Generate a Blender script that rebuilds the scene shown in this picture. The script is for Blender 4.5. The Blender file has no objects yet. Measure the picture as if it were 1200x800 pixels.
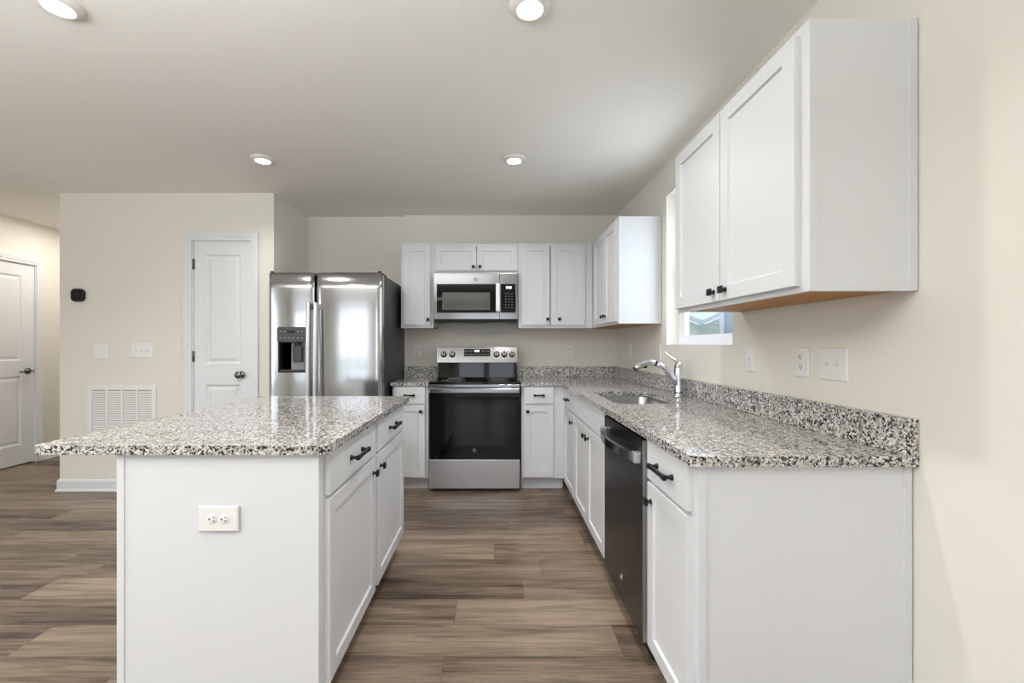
import bpy, bmesh, math, random
from mathutils import Vector, Matrix
random.seed(7)
PI = math.pi
scene = bpy.context.scene
COL = scene.collection

# ------------------------------------------------------------------ camera
cd = bpy.data.cameras.new('camera')
cam = bpy.data.objects.new('camera', cd)
COL.objects.link(cam)
cam.location = (0, 0, 1.23)
cam.rotation_euler = (PI / 2, 0, 0)
cd.sensor_width = 36
cd.lens = 15.0
cd.shift_x = 20 / 1200
cd.shift_y = 4 / 1200
cd.clip_start = 0.02
cd.clip_end = 200
scene.camera = cam

# ------------------------------------------------------------------ view, world, lights
vs = scene.view_settings
vs.view_transform = 'Standard'
vs.look = 'None'
vs.gamma = 1.0
vs.use_curve_mapping = False
vs.exposure = 0.44
scene.cycles.use_denoising = True
scene.cycles.max_bounces = 10
scene.cycles.diffuse_bounces = 6
scene.cycles.glossy_bounces = 5
scene.cycles.sample_clamp_indirect = 6.0
scene.cycles.caustics_reflective = False
scene.cycles.caustics_refractive = False

world = bpy.data.worlds.new('sky')
scene.world = world
world.use_nodes = True
wn = world.node_tree
wn.nodes.clear()
w_out = wn.nodes.new('ShaderNodeOutputWorld')
w_bg = wn.nodes.new('ShaderNodeBackground')
w_tc = wn.nodes.new('ShaderNodeTexCoord')
w_sep = wn.nodes.new('ShaderNodeSeparateXYZ')
w_ramp = wn.nodes.new('ShaderNodeValToRGB')
wn.links.new(w_tc.outputs['Generated'], w_sep.inputs[0])
wn.links.new(w_sep.outputs['Z'], w_ramp.inputs[0])
w_ramp.color_ramp.elements[0].position = 0.0
w_ramp.color_ramp.elements[0].color = (0.90, 0.94, 1.0, 1)
w_ramp.color_ramp.elements[1].position = 0.6
w_ramp.color_ramp.elements[1].color = (0.52, 0.68, 0.95, 1)
wn.links.new(w_ramp.outputs[0], w_bg.inputs['Color'])
w_bg.inputs['Strength'].default_value = 1.5
wn.links.new(w_bg.outputs[0], w_out.inputs[0])

SLIDER_POWER = 13
WINDOW_POWER = 13
LEFT_POWER = 33
CEILING_FILL_POWER = 98
KITCHEN_WINDOW_POWER = 10.5
HALL_POWER = 9
CAN_POWER = 5.6


def area(name, loc, direction, sx, sy, power, color=(1, 1, 1)):
    """rectangular area lamp"""
    l = bpy.data.lights.new(name, 'AREA')
    l.shape = 'RECTANGLE'
    l.size = sx
    l.size_y = sy
    l.energy = power
    l.color = color
    o = bpy.data.objects.new(name, l)
    COL.objects.link(o)
    o.location = loc
    o.rotation_euler = Vector(direction).to_track_quat('-Z', 'Z').to_euler()
    return o


DAY = (0.83, 0.92, 1.0)
area('daylight_sliding_door', (-0.22, -2.98, 1.06), (0, 1, 0), 1.5, 2.0, SLIDER_POWER, DAY)
area('daylight_living_window', (-3.0, -2.98, 1.22), (0, 1, 0), 2.1, 1.75, WINDOW_POWER, DAY)
area('daylight_left_window', (-5.1, 0.2, 1.3), (1, 0, 0), 2.2, 1.6, LEFT_POWER, DAY)
area('ceiling_fill', (-1.7, -0.25, 2.08), (0, 0.12, 1), 3.2, 1.9, CEILING_FILL_POWER, (0.95, 0.99, 1.0))  # added fill lamp, unseen, aimed up so the ceiling brightens the room
area('hall_fill', (-4.2, 4.5, 2.49), (0, 0, -1), 0.5, 0.5, HALL_POWER, (1.0, 0.95, 0.87))  # added lamp with no modelled fixture, brightens the hallway door and left wall
area('daylight_kitchen_window', (1.50, 2.575, 1.75), (-1, 0, 0), 0.8, 1.0, KITCHEN_WINDOW_POWER, DAY)


# ------------------------------------------------------------------ materials
def s2l(c):
    return tuple(((v / 255) / 12.92 if v / 255 <= 0.04045 else ((v / 255 + 0.055) / 1.055) ** 2.4) for v in c) + (1,)


def mat(name, rgb, rough=0.5, metal=0.0, spec=None, coat=0.0):
    m = bpy.data.materials.new(name)
    m.use_nodes = True
    b = m.node_tree.nodes['Principled BSDF']
    b.inputs['Base Color'].default_value = s2l(rgb)
    b.inputs['Roughness'].default_value = rough
    b.inputs['Metallic'].default_value = metal
    if spec is not None:
        b.inputs['Specular IOR Level'].default_value = spec
    if coat:
        b.inputs['Coat Weight'].default_value = coat
        b.inputs['Coat Roughness'].default_value = 0.05
    return m


def nodes(m):
    nt = m.node_tree
    return nt, nt.nodes['Principled BSDF']


def add_bump(m, scale=80, strength=0.05, dist=0.002, stretch=(1, 1, 1), detail=3):
    nt, b = nodes(m)
    tc = nt.nodes.new('ShaderNodeTexCoord')
    mp = nt.nodes.new('ShaderNodeMapping')
    mp.inputs['Scale'].default_value = stretch
    n = nt.nodes.new('ShaderNodeTexNoise')
    n.inputs['Scale'].default_value = scale
    n.inputs['Detail'].default_value = detail
    bp = nt.nodes.new('ShaderNodeBump')
    bp.inputs['Strength'].default_value = strength
    bp.inputs['Distance'].default_value = dist
    nt.links.new(tc.outputs['Object'], mp.inputs[0])
    nt.links.new(mp.outputs[0], n.inputs['Vector'])
    nt.links.new(n.outputs[0], bp.inputs['Height'])
    nt.links.new(bp.outputs[0], b.inputs['Normal'])
    return m


def emis(name, rgb, strength):
    m = mat(name, rgb, 0.4)
    b = m.node_tree.nodes['Principled BSDF']
    b.inputs['Emission Color'].default_value = s2l(rgb)
    b.inputs['Emission Strength'].default_value = strength
    return m


WALL = add_bump(mat('wall_paint', (228, 224, 215), 0.85), 220, 0.06, 0.001)
CEIL = add_bump(mat('ceiling_paint', (240, 236, 230), 0.9), 160, 0.08, 0.001)
TRIM = add_bump(mat('trim_paint', (225, 226, 229), 0.45), 60, 0.02, 0.001)
CAB = add_bump(mat('cabinet_paint', (219, 220, 223), 0.38), 60, 0.02, 0.001, (1, 1, 0.1))
BLACK = add_bump(mat('black_hardware', (24, 24, 25), 0.38, 0.3), 200, 0.03)
PLATE = add_bump(mat('plate_plastic', (232, 231, 229), 0.35), 60, 0.01)
DARK = add_bump(mat('dark_void', (16, 16, 17), 0.7), 60, 0.02)
SLOT = mat('outlet_slot', (30, 28, 26), 0.6)
RAWWOOD = mat('raw_plywood', (178, 122, 62), 0.55)
STEEL = mat('brushed_steel', (142, 142, 144), 0.17, 1.0)
DRAWER = add_bump(mat('drawer_steel', (208, 208, 210), 0.36, 1.0), 30, 0.03, 0.001, (0.5, 40, 40))
HANDLE = add_bump(mat('satin_handle_steel', (222, 222, 224), 0.42, 1.0), 30, 0.02, 0.001, (40, 40, 0.5))
add_bump(STEEL, 30, 0.02, 0.001, (0.5, 40, 40))
FSTEEL = mat('fridge_steel', (188, 188, 190), 0.16, 1.0)
add_bump(FSTEEL, 3.2, 0.10, 0.02, (0.5, 1, 1.6), 1)
DSTEEL = mat('slate_steel', (70, 70, 72), 0.27, 0.9)
add_bump(DSTEEL, 30, 0.03, 0.001, (40, 0.6, 40))
BADGE = add_bump(mat('badge_grey', (84, 84, 86), 0.4, 0.4), 50, 0.01)
CHROME = add_bump(mat('chrome', (222, 224, 228), 0.08, 1.0), 5, 0.01)
NICKEL = add_bump(mat('dark_nickel', (120, 118, 116), 0.22, 1.0), 5, 0.01)
SINKM = add_bump(mat('sink_steel', (170, 170, 172), 0.28, 1.0), 30, 0.03, 0.001, (30, 1, 30))
BGLASS = add_bump(mat('black_glass', (7, 7, 8), 0.04, 0.0, 0.4), 2, 0.01)
OVENWIN = add_bump(mat('oven_window_glass', (15, 15, 17), 0.04, 0.0, 0.5), 2, 0.01)
MWIN = add_bump(mat('microwave_window', (84, 83, 80), 0.12, 0.0, 0.6), 2, 0.01)
FSIDE = add_bump(mat('fridge_side', (58, 59, 61), 0.42, 0.2), 300, 0.08)
GREYP = add_bump(mat('dispenser_grey', (70, 71, 73), 0.35, 0.1), 50, 0.02)
LGREY = add_bump(mat('light_grey_plastic', (150, 151, 153), 0.35), 50, 0.02)
GLOW = emis('display_digits', (235, 245, 250), 1.6)
ICON = mat('printed_icons', (170, 172, 174), 0.5)
LENS = emis('lamp_lens', (255, 248, 236), 7.0)
LAMPRING = add_bump(mat('lamp_trim', (226, 221, 214), 0.5), 50, 0.01)
VINYL = add_bump(mat('window_vinyl', (240, 241, 243), 0.35), 50, 0.01)
GRASS = add_bump(mat('lawn_grass', (104, 124, 74), 0.9), 90, 0.5, 0.02)
PATIO = add_bump(mat('patio_concrete', (190, 186, 178), 0.85), 40, 0.2, 0.004)
SHINGLE = add_bump(mat('roof_shingle', (140, 144, 140), 0.9), 30, 0.4, 0.01, (1, 1, 6))
LEAF = add_bump(mat('tree_leaves', (118, 142, 96), 0.85), 12, 0.9, 0.08)
BARK = add_bump(mat('tree_bark', (88, 72, 58), 0.9), 30, 0.5, 0.02)


def raw_grain():
    nt, b = nodes(RAWWOOD)
    tc = nt.nodes.new('ShaderNodeTexCoord')
    mp = nt.nodes.new('ShaderNodeMapping')
    mp.inputs['Scale'].default_value = (2, 40, 40)
    n = nt.nodes.new('ShaderNodeTexNoise')
    n.inputs['Scale'].default_value = 3
    r = nt.nodes.new('ShaderNodeValToRGB')
    r.color_ramp.elements[0].color = s2l((160, 104, 50))
    r.color_ramp.elements[1].color = s2l((196, 142, 78))
    nt.links.new(tc.outputs['Object'], mp.inputs[0])
    nt.links.new(mp.outputs[0], n.inputs['Vector'])
    nt.links.new(n.outputs[0], r.inputs[0])
    nt.links.new(r.outputs[0], b.inputs['Base Color'])


raw_grain()


def siding(name, rgb):
    m = mat(name, rgb, 0.7)
    nt, b = nodes(m)
    tc = nt.nodes.new('ShaderNodeTexCoord')
    w = nt.nodes.new('ShaderNodeTexWave')
    w.bands_direction = 'Z'
    w.wave_profile = 'SAW'
    w.inputs['Scale'].default_value = 1.6
    bp = nt.nodes.new('ShaderNodeBump')
    bp.inputs['Strength'].default_value = 0.9
    bp.inputs['Distance'].default_value = 0.03
    nt.links.new(tc.outputs['Object'], w.inputs['Vector'])
    nt.links.new(w.outputs['Fac'], bp.inputs['Height'])
    nt.links.new(bp.outputs[0], b.inputs['Normal'])
    return m


SIDING = siding('siding_blue_grey', (186, 194, 198))
SIDING2 = siding('siding_pale_green', (226, 232, 222))


def granite():
    m = mat('granite', (150, 148, 146), 0.09, 0.0, 0.5)
    nt, b = nodes(m)
    L = nt.links.new
    tc = nt.nodes.new('ShaderNodeTexCoord')
    # wobble the lookup so the crystals have ragged outlines
    nz = nt.nodes.new('ShaderNodeTexNoise')
    nz.inputs['Scale'].default_value = 90
    nz.inputs['Detail'].default_value = 2
    sub = nt.nodes.new('ShaderNodeVectorMath'); sub.operation = 'SUBTRACT'
    sub.inputs[1].default_value = (0.5, 0.5, 0.5)
    sc = nt.nodes.new('ShaderNodeVectorMath'); sc.operation = 'SCALE'
    sc.inputs['Scale'].default_value = 0.012
    ad = nt.nodes.new('ShaderNodeVectorMath'); ad.operation = 'ADD'
    L(tc.outputs['Object'], nz.inputs['Vector'])
    L(nz.outputs['Color'], sub.inputs[0])
    L(sub.outputs[0], sc.inputs[0])
    L(tc.outputs['Object'], ad.inputs[0])
    L(sc.outputs[0], ad.inputs[1])
    v = nt.nodes.new('ShaderNodeTexVoronoi')
    v.inputs['Scale'].default_value = 178
    L(ad.outputs[0], v.inputs['Vector'])
    sep = nt.nodes.new('ShaderNodeSeparateColor')
    L(v.outputs['Color'], sep.inputs[0])
    # clustering: larger noise shifts the thresholds
    n2 = nt.nodes.new('ShaderNodeTexNoise')
    n2.inputs['Scale'].default_value = 28
    n2.inputs['Detail'].default_value = 1
    L(tc.outputs['Object'], n2.inputs['Vector'])
    ma = nt.nodes.new('ShaderNodeMath'); ma.operation = 'MULTIPLY_ADD'
    ma.inputs[1].default_value = 0.5
    ma.inputs[2].default_value = -0.25
    L(n2.outputs[0], ma.inputs[0])
    mb = nt.nodes.new('ShaderNodeMath'); mb.operation = 'ADD'
    L(sep.outputs[0], mb.inputs[0])
    L(ma.outputs[0], mb.inputs[1])
    r = nt.nodes.new('ShaderNodeValToRGB')
    r.color_ramp.interpolation = 'CONSTANT'
    e = r.color_ramp.elements
    e[0].position = 0.0; e[0].color = s2l((26, 26, 28))
    e[1].position = 0.17; e[1].color = s2l((88, 86, 84))
    for p, c in ((0.28, (140, 137, 133)), (0.44, (188, 186, 183)), (0.62, (214, 213, 211)), (0.84, (168, 160, 152))):
        q = e.new(p); q.color = s2l(c)
    L(mb.outputs[0], r.inputs[0])
    L(r.outputs[0], b.inputs['Base Color'])
    return m


GRANITE = granite()


def floor_mat():
    m = mat('vinyl_plank', (120, 104, 90), 0.36, 0.0, 0.4)
    nt, b = nodes(m)
    L = nt.links.new
    N = nt.nodes.new

    def math_(op, a=None, bb=None, c=None):
        n = N('ShaderNodeMath'); n.operation = op
        for i, x in enumerate((a, bb, c)):
            if x is None:
                continue
            if isinstance(x, (int, float)):
                n.inputs[i].default_value = x
            else:
                L(x, n.inputs[i])
        return n.outputs[0]
    tc = N('ShaderNodeTexCoord')
    sp = N('ShaderNodeSeparateXYZ')
    L(tc.outputs['Object'], sp.inputs[0])
    X, Y = sp.outputs['X'], sp.outputs['Y']
    PW, PL = 0.19, 1.22
    ry = math_('DIVIDE', math_('SUBTRACT', Y, 1.685), PW)
    row = math_('FLOOR', ry)
    fy = math_('SUBTRACT', ry, row)
    wn1 = N('ShaderNodeTexWhiteNoise'); wn1.noise_dimensions = '1D'
    L(row, wn1.inputs['W'])
    rx = math_('ADD', math_('DIVIDE', X, PL), wn1.outputs['Value'])
    colm = math_('FLOOR', rx)
    fx = math_('SUBTRACT', rx, colm)
    cmb = N('ShaderNodeCombineXYZ')
    L(row, cmb.inputs[0]); L(colm, cmb.inputs[1])
    wn2 = N('ShaderNodeTexWhiteNoise'); wn2.noise_dimensions = '2D'
    L(cmb.outputs[0], wn2.inputs['Vector'])
    rnd = wn2.outputs['Value']
    # grain: noise stretched along the plank, offset for every plank
    off = math_('MULTIPLY', rnd, 37.0)
    gv = N('ShaderNodeCombineXYZ')
    L(math_('ADD', math_('MULTIPLY', X, 1.6), off), gv.inputs[0])
    L(math_('MULTIPLY', Y, 17.0), gv.inputs[1])
    L(off, gv.inputs[2])
    g1 = N('ShaderNodeTexNoise'); g1.inputs['Scale'].default_value = 1.0
    g1.inputs['Detail'].default_value = 5; g1.inputs['Roughness'].default_value = 0.62
    g1.inputs['Distortion'].default_value = 0.6
    L(gv.outputs[0], g1.inputs['Vector'])
    gv2 = N('ShaderNodeCombineXYZ')
    L(math_('ADD', math_('MULTIPLY', X, 5.0), off), gv2.inputs[0])
    L(math_('MULTIPLY', Y, 150.0), gv2.inputs[1])
    g2 = N('ShaderNodeTexNoise'); g2.inputs['Scale'].default_value = 1.0
    g2.inputs['Detail'].default_value = 3
    L(gv2.outputs[0], g2.inputs['Vector'])
    gsum = math_('ADD', math_('MULTIPLY', g1.outputs[0], 0.70), math_('MULTIPLY', g2.outputs[0], 0.30))
    tone = math_('ADD', gsum, math_('MULTIPLY', math_('SUBTRACT', rnd, 0.5), 0.22))
    r = N('ShaderNodeValToRGB')
    e = r.color_ramp.elements
    e[0].position = 0.32; e[0].color = s2l((68, 56, 47))
    e[1].position = 0.70; e[1].color = s2l((164, 145, 127))
    q = e.new(0.48); q.color = s2l((117, 101, 87))
    L(tone, r.inputs[0])
    # seams
    s1 = math_('LESS_THAN', fy, 0.009)
    s2 = math_('LESS_THAN', fx, 0.0016)
    seam = math_('MAXIMUM', s1, s2)
    mx = N('ShaderNodeMix'); mx.data_type = 'RGBA'
    L(math_('MULTIPLY', seam, 0.55), mx.inputs['Factor'])
    L(r.outputs[0], mx.inputs['A'])
    mx.inputs['B'].default_value = s2l((50, 40, 32))
    L(mx.outputs['Result'], b.inputs['Base Color'])
    bp = N('ShaderNodeBump'); bp.inputs['Strength'].default_value = 0.12
    bp.inputs['Distance'].default_value = 0.002
    L(gsum, bp.inputs['Height'])
    L(bp.outputs[0], b.inputs['Normal'])
    return m


FLOOR = floor_mat()


def pane_mat():
    m = bpy.data.materials.new('window_glass')
    m.use_nodes = True
    nt = m.node_tree
    nt.nodes.clear()
    o = nt.nodes.new('ShaderNodeOutputMaterial')
    t = nt.nodes.new('ShaderNodeBsdfTransparent')
    g = nt.nodes.new('ShaderNodeBsdfGlossy')
    g.inputs['Roughness'].default_value = 0.02
    mx = nt.nodes.new('ShaderNodeMixShader')
    f = nt.nodes.new('ShaderNodeLayerWeight')
    pw = nt.nodes.new('ShaderNodeMath'); pw.operation = 'POWER'
    pw.inputs[1].default_value = 5.0
    ma = nt.nodes.new('ShaderNodeMath'); ma.operation = 'MULTIPLY_ADD'
    ma.inputs[1].default_value = 0.8
    ma.inputs[2].default_value = 0.03
    nt.links.new(f.outputs['Facing'], pw.inputs[0])
    nt.links.new(pw.outputs[0], ma.inputs[0])
    nt.links.new(ma.outputs[0], mx.inputs[0])
    nt.links.new(t.outputs[0], mx.inputs[1])
    nt.links.new(g.outputs[0], mx.inputs[2])
    nt.links.new(mx.outputs[0], o.inputs[0])
    return m


PANE = pane_mat()


# ------------------------------------------------------------------ mesh helpers
class MB:
    def __init__(self):
        self.bm = bmesh.new()

    def box(self, x0, x1, y0, y1, z0, z1, bev=0.0):
        b = bmesh.new()
        v = [b.verts.new(p) for p in ((x0, y0, z0), (x1, y0, z0), (x1, y1, z0), (x0, y1, z0),
                                      (x0, y0, z1), (x1, y0, z1), (x1, y1, z1), (x0, y1, z1))]
        for f in ((0, 3, 2, 1), (4, 5, 6, 7), (0, 1, 5, 4), (1, 2, 6, 5), (2, 3, 7, 6), (3, 0, 4, 7)):
            b.faces.new([v[i] for i in f])
        if bev:
            bmesh.ops.bevel(b, geom=b.edges[:], offset=bev, segments=2, affect='EDGES', profile=0.5)
        self._merge(b)
        return self

    def _merge(self, b):
        me = bpy.data.meshes.new('tmp')
        b.to_mesh(me)
        b.free()
        self.bm.from_mesh(me)
        bpy.data.meshes.remove(me)

    def tube(self, pts, rad, seg=14, caps=True):
        """round bar through pts; rad is a number or a list"""
        pts = [Vector(p) for p in pts]
        if isinstance(rad, (int, float)):
            rad = [rad] * len(pts)
        b = self.bm
        rings = []
        prev = None
        for i, p in enumerate(pts):
            a = pts[max(i - 1, 0)]
            c = pts[min(i + 1, len(pts) - 1)]
            d = (c - a).normalized()
            if prev is None:
                u = d.orthogonal().normalized()
            else:
                u = (prev - d * prev.dot(d)).normalized()
            prev = u
            w = d.cross(u)
            rings.append([b.verts.new(p + (u * math.cos(2 * PI * k / seg) + w * math.sin(2 * PI * k / seg)) * rad[i]) for k in range(seg)])
        for i in range(len(rings) - 1):
            for k in range(seg):
                f = b.faces.new((rings[i][k], rings[i][(k + 1) % seg], rings[i + 1][(k + 1) % seg], rings[i + 1][k]))
                f.smooth = True
        if caps:
            b.faces.new(rings[0][::-1])
            b.faces.new(rings[-1])
        return self

    def lathe(self, prof, origin=(0, 0, 0), axis='z', seg=32, smooth=True):
        """prof: (radius, height) pairs turned round an axis"""
        b = self.bm
        o = Vector(origin)

        def P(r, h, t):
            c, s = r * math.cos(t), r * math.sin(t)
            return o + {'z': Vector((c, s, h)), 'y': Vector((c, h, s)), 'x': Vector((h, c, s))}[axis]
        rings = []
        for r, h in prof:
            if r < 1e-6:
                rings.append([b.verts.new(P(0, h, 0))])
            else:
                rings.append([b.verts.new(P(r, h, 2 * PI * k / seg)) for k in range(seg)])
        for A, B in zip(rings, rings[1:]):
            for k in range(seg):
                k2 = (k + 1) % seg
                q = [A[k % len(A)], A[k2 % len(A)], B[k2 % len(B)], B[k % len(B)]]
                u = []
                for x in q:
                    if x not in u:
                        u.append(x)
                if len(u) >= 3:
                    f = b.faces.new(u)
                    f.smooth = smooth
        return self

    def prism(self, outer, holes, t0, t1, fn):
        """flat outline with holes, given thickness from t0 to t1; fn(u, v, t) places it"""
        b = self.bm
        loops = [outer] + list(holes)
        e_all, rings = [], []
        for lp in loops:
            vs_ = [b.verts.new(fn(u, v, t0)) for u, v in lp]
            rings.append(vs_)
            for i in range(len(vs_)):
                e_all.append(b.edges.new((vs_[i], vs_[(i + 1) % len(vs_)])))
        res = bmesh.ops.triangle_fill(b, use_beauty=True, edges=e_all)
        faces = [g for g in res['geom'] if isinstance(g, bmesh.types.BMFace)]
        top = {}
        for lp, vs_ in zip(loops, rings):
            for (u, v), q in zip(lp, vs_):
                top[q] = b.verts.new(fn(u, v, t1))
        for f in faces:
            b.faces.new([top[q] for q in f.verts][::-1])
        for vs_ in rings:
            for i in range(len(vs_)):
                a, c = vs_[i], vs_[(i + 1) % len(vs_)]
                b.faces.new((a, c, top[c], top[a]))
        return self

    def panel_front(self, x0, x1, z0, z1, y0, y1, stile=0.055, rec=0.009, lip=0.006, bev=0.0015):
        """framed shaker front: outer slab y0 (front) to y1 (back) with one sunk flat field"""
        b = bmesh.new()

        def ring(x, z, y):
            return [b.verts.new(p) for p in ((x0 + x, y, z0 + z), (x1 - x, y, z0 + z), (x1 - x, y, z1 - z), (x0 + x, y, z1 - z))]
        R = [ring(0, 0, y1), ring(0, 0, y0 + bev), ring(bev, bev, y0), ring(stile, stile, y0),
             ring(stile + lip * 0.5, stile + lip * 0.5, y0 + rec), ring(stile + lip, stile + lip, y0 + rec)]
        for A, B in zip(R, R[1:]):
            for i in range(4):
                b.faces.new((A[i], A[(i + 1) % 4], B[(i + 1) % 4], B[i]))
        b.faces.new(R[-1])
        b.faces.new(R[0][::-1])
        self._merge(b)
        return self

    def build(self, name, m, parent=None, loc=None, smooth_angle=None, bev=None):
        bmesh.ops.recalc_face_normals(self.bm, faces=self.bm.faces[:])
        me = bpy.data.meshes.new(name)
        self.bm.to_mesh(me)
        self.bm.free()
        o = bpy.data.objects.new(name, me)
        COL.objects.link(o)
        for mm in (m if isinstance(m, (list, tuple)) else [m]):
            me.materials.append(mm)
        if parent:
            o.parent = parent
        if loc:
            o.location = loc
        if bev:
            md = o.modifiers.new('bevel', 'BEVEL')
            md.width = bev
            md.segments = 3
            md.limit_method = 'ANGLE'
            md.angle_limit = math.radians(40)
        return o


def thing(name, label, cat, loc=(0, 0, 0), rotz=0.0, group=None):
    o = bpy.data.objects.new(name, None)
    o.empty_display_size = 0.1
    COL.objects.link(o)
    o.location = loc
    o.rotation_euler = (0, 0, rotz)
    o['label'] = label
    o['category'] = cat
    if group:
        o['group'] = group
    return o


def tag(o, label, cat, group=None):
    o['label'] = label
    o['category'] = cat
    if group:
        o['group'] = group
    return o


def struct(o, label=None, cat=None):
    o['kind'] = 'structure'
    if label:
        o['label'] = label
    if cat:
        o['category'] = cat
    return o


def copy_tree(o, parent=None):
    c = o.copy()
    COL.objects.link(c)
    if parent:
        c.parent = parent
    for ch in list(o.children):
        copy_tree(ch, c)
    return c


def rrect(x0, x1, y0, y1, r, n=6):
    pts = []
    for cx, cy, a0 in ((x1 - r, y1 - r, 0), (x0 + r, y1 - r, 90), (x0 + r, y0 + r, 180), (x1 - r, y0 + r, 270)):
        for k in range(n + 1):
            a = math.radians(a0 + 90 * k / n)
            pts.append((cx + r * math.cos(a), cy + r * math.sin(a)))
    return pts


def rect(x0, x1, y0, y1):
    return [(x0, y0), (x1, y0), (x1, y1), (x0, y1)]


XW, YB, ZC = 1.203, 4.223, 2.51          # right wall, kitchen back wall, ceiling
YA, YP = 4.266, 3.60                     # alcove back wall, pantry front wall
XP0, XP1 = -3.672, -1.866                # pantry block, left and right faces
XL, YR = -4.85, -2.80                    # left wall, rear wall

fYZ = lambda u, v, t: (t, u, v)          # a wall that runs along Y
fXZ = lambda u, v, t: (u, t, v)          # a wall that runs along X
fXY = lambda u, v, t: (u, v, t)

# ------------------------------------------------------------------ the room
struct(MB().box(XL - 0.3, XW + 0.3, YR - 0.3, 6.3, -0.12, 0).build('floor', FLOOR), 'brown wood plank floor', 'floor')
struct(MB().box(XL - 0.3, XW + 0.3, YR - 0.3, 6.3, ZC, ZC + 0.12).build('ceiling', CEIL), 'flat beige painted ceiling', 'ceiling')
KW = (2.16, 2.993, 1.228, 2.272)         # kitchen window opening: y0 y1 z0 z1
struct(MB().prism(rect(YR - 0.1, 6.2, 0, ZC), [rect(*KW)], XW, XW + 0.16, fYZ).build('wall_right', WALL), 'beige wall above the sink', 'wall')
struct(MB().box(-0.895, XW, YB, YB + 0.15, 0, ZC).build('wall_back', WALL), 'beige wall behind the range', 'wall')
struct(MB().box(XP1, -0.895, YA, YA + 0.107, 0, ZC).build('wall_alcove', WALL), 'beige wall behind the refrigerator', 'wall')
PD = (-2.562, -2.046, 0.0, 2.118)        # pantry door opening
struct(MB().prism([(XP0, 0), (PD[0], 0), (PD[0], PD[3]), (PD[1], PD[3]), (PD[1], 0), (XP1, 0), (XP1, ZC), (XP0, ZC)],
                  [], YP, YP + 0.115, fXZ).build('wall_pantry', WALL), 'beige wall with the pantry door', 'wall')
struct(MB().box(XP1 - 0.1, XP1, YP + 0.115, YA + 0.107, 0, ZC).build('wall_pantry_right', WALL), 'beige side wall next to the refrigerator', 'wall')
struct(MB().box(XP0, XP0 + 0.1, YP + 0.115, 6.2, 0, ZC).build('wall_pantry_left', WALL), 'beige hallway wall', 'wall')
LD = (3.735, 4.515, 0.0, 2.075)          # door opening on the left wall
LW = (-0.9, 1.3, 0.45, 2.15)             # window opening on the left wall
struct(MB().prism([(YR - 0.1, 0), (LD[0], 0), (LD[0], LD[3]), (LD[1], LD[3]), (LD[1], 0), (6.2, 0), (6.2, ZC), (YR - 0.1, ZC)],
                  [rect(*LW)], XL - 0.14, XL, fYZ).build('wall_left', WALL), 'beige hallway wall at far left', 'wall')
struct(MB().box(XL, XP0, 6.1, 6.2, 0, ZC).build('wall_hall_end', WALL))
SD = (-1.02, 0.58, 0.0, 2.09)            # sliding door opening behind the camera
RW = (-4.1, -1.9, 0.32, 2.14)            # windows behind the camera
struct(MB().prism([(XL, 0), (SD[0], 0), (SD[0], SD[3]), (SD[1], SD[3]), (SD[1], 0), (XW, 0), (XW, ZC), (XL, ZC)],
                  [rect(*RW)], YR - 0.14, YR, fXZ).build('wall_rear', WALL))


# windows -------------------------------------------------------------
def window(name, plane, a0, a1, z0, z1, t, lites, mid=True, w=0.045):
    """vinyl frame standing across plane ('x' runs along X, 'y' along Y) at depth t, with sash rails and panes"""
    fn = fXZ if plane == 'x' else fYZ
    d = 0.05
    m = MB()
    m.prism(rect(a0, a1, z0, z1), [rect(a0 + w, a1 - w, z0 + w, z1 - w)], t - d / 2, t + d / 2, fn)
    f = struct(m.build(name, VINYL), 'white vinyl window', 'window')
    W = (a1 - a0) / lites
    for i in range(lites):
        p0, p1 = a0 + W * i, a0 + W * (i + 1)
        s = MB()
        q0, q1 = p0 + (w if i == 0 else w * 0.6), p1 - (w if i == lites - 1 else w * 0.6)
        zc = (z0 + z1) / 2
        spans = [(z0 + w, zc + 0.02), (zc - 0.02, z1 - w)] if mid else [(z0 + w, z1 - w)]
        for k, (s0, s1) in enumerate(spans):
            s.prism(rect(q0, q1, s0, s1), [rect(q0 + 0.035, q1 - 0.035, s0 + 0.035, s1 - 0.035)],
                    t - 0.014 + 0.012 * k, t + 0.006 + 0.012 * k, fn)
        so = s.build('sash', VINYL, f)
        for k, (s0, s1) in enumerate(spans):
            MB().prism(rect(q0 + 0.03, q1 - 0.03, s0 + 0.03, s1 - 0.03), [], t - 0.006 + 0.012 * k, t - 0.002 + 0.012 * k, fn).build('pane', PANE, so)
        if i:
            MB().prism(rect(p0 - w * 0.6, p0 + w * 0.6, z0 + w, z1 - w), [], t - d / 2, t + d / 2, fn).build('mullion', VINYL, f)
    return f


window('window_1', 'y', KW[0], KW[1], KW[2] + 0.004, KW[3], XW + 0.115, 1, True, 0.028)['label'] = 'white window above the sink, half hidden by the upper cabinet'
window('window_2', 'x', RW[0], RW[1], RW[2], RW[3], YR - 0.08, 3)
window('window_3', 'y', LW[0], LW[1], LW[2], LW[3], XL - 0.08, 3)
window('door_3', 'x', SD[0], SD[1], 0.0, SD[3], YR - 0.08, 2, False, 0.06)['label'] = 'white sliding glass door'
# drywall reveal of the kitchen window
rv = MB()
rv.box(XW + 0.001, XW + 0.09, KW[0] + 0.0005, KW[1] - 0.0005, KW[2] + 0.0003, KW[2] + 0.004)
struct(rv.build('trim_1', TRIM), 'white window stool', 'trim')


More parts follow.
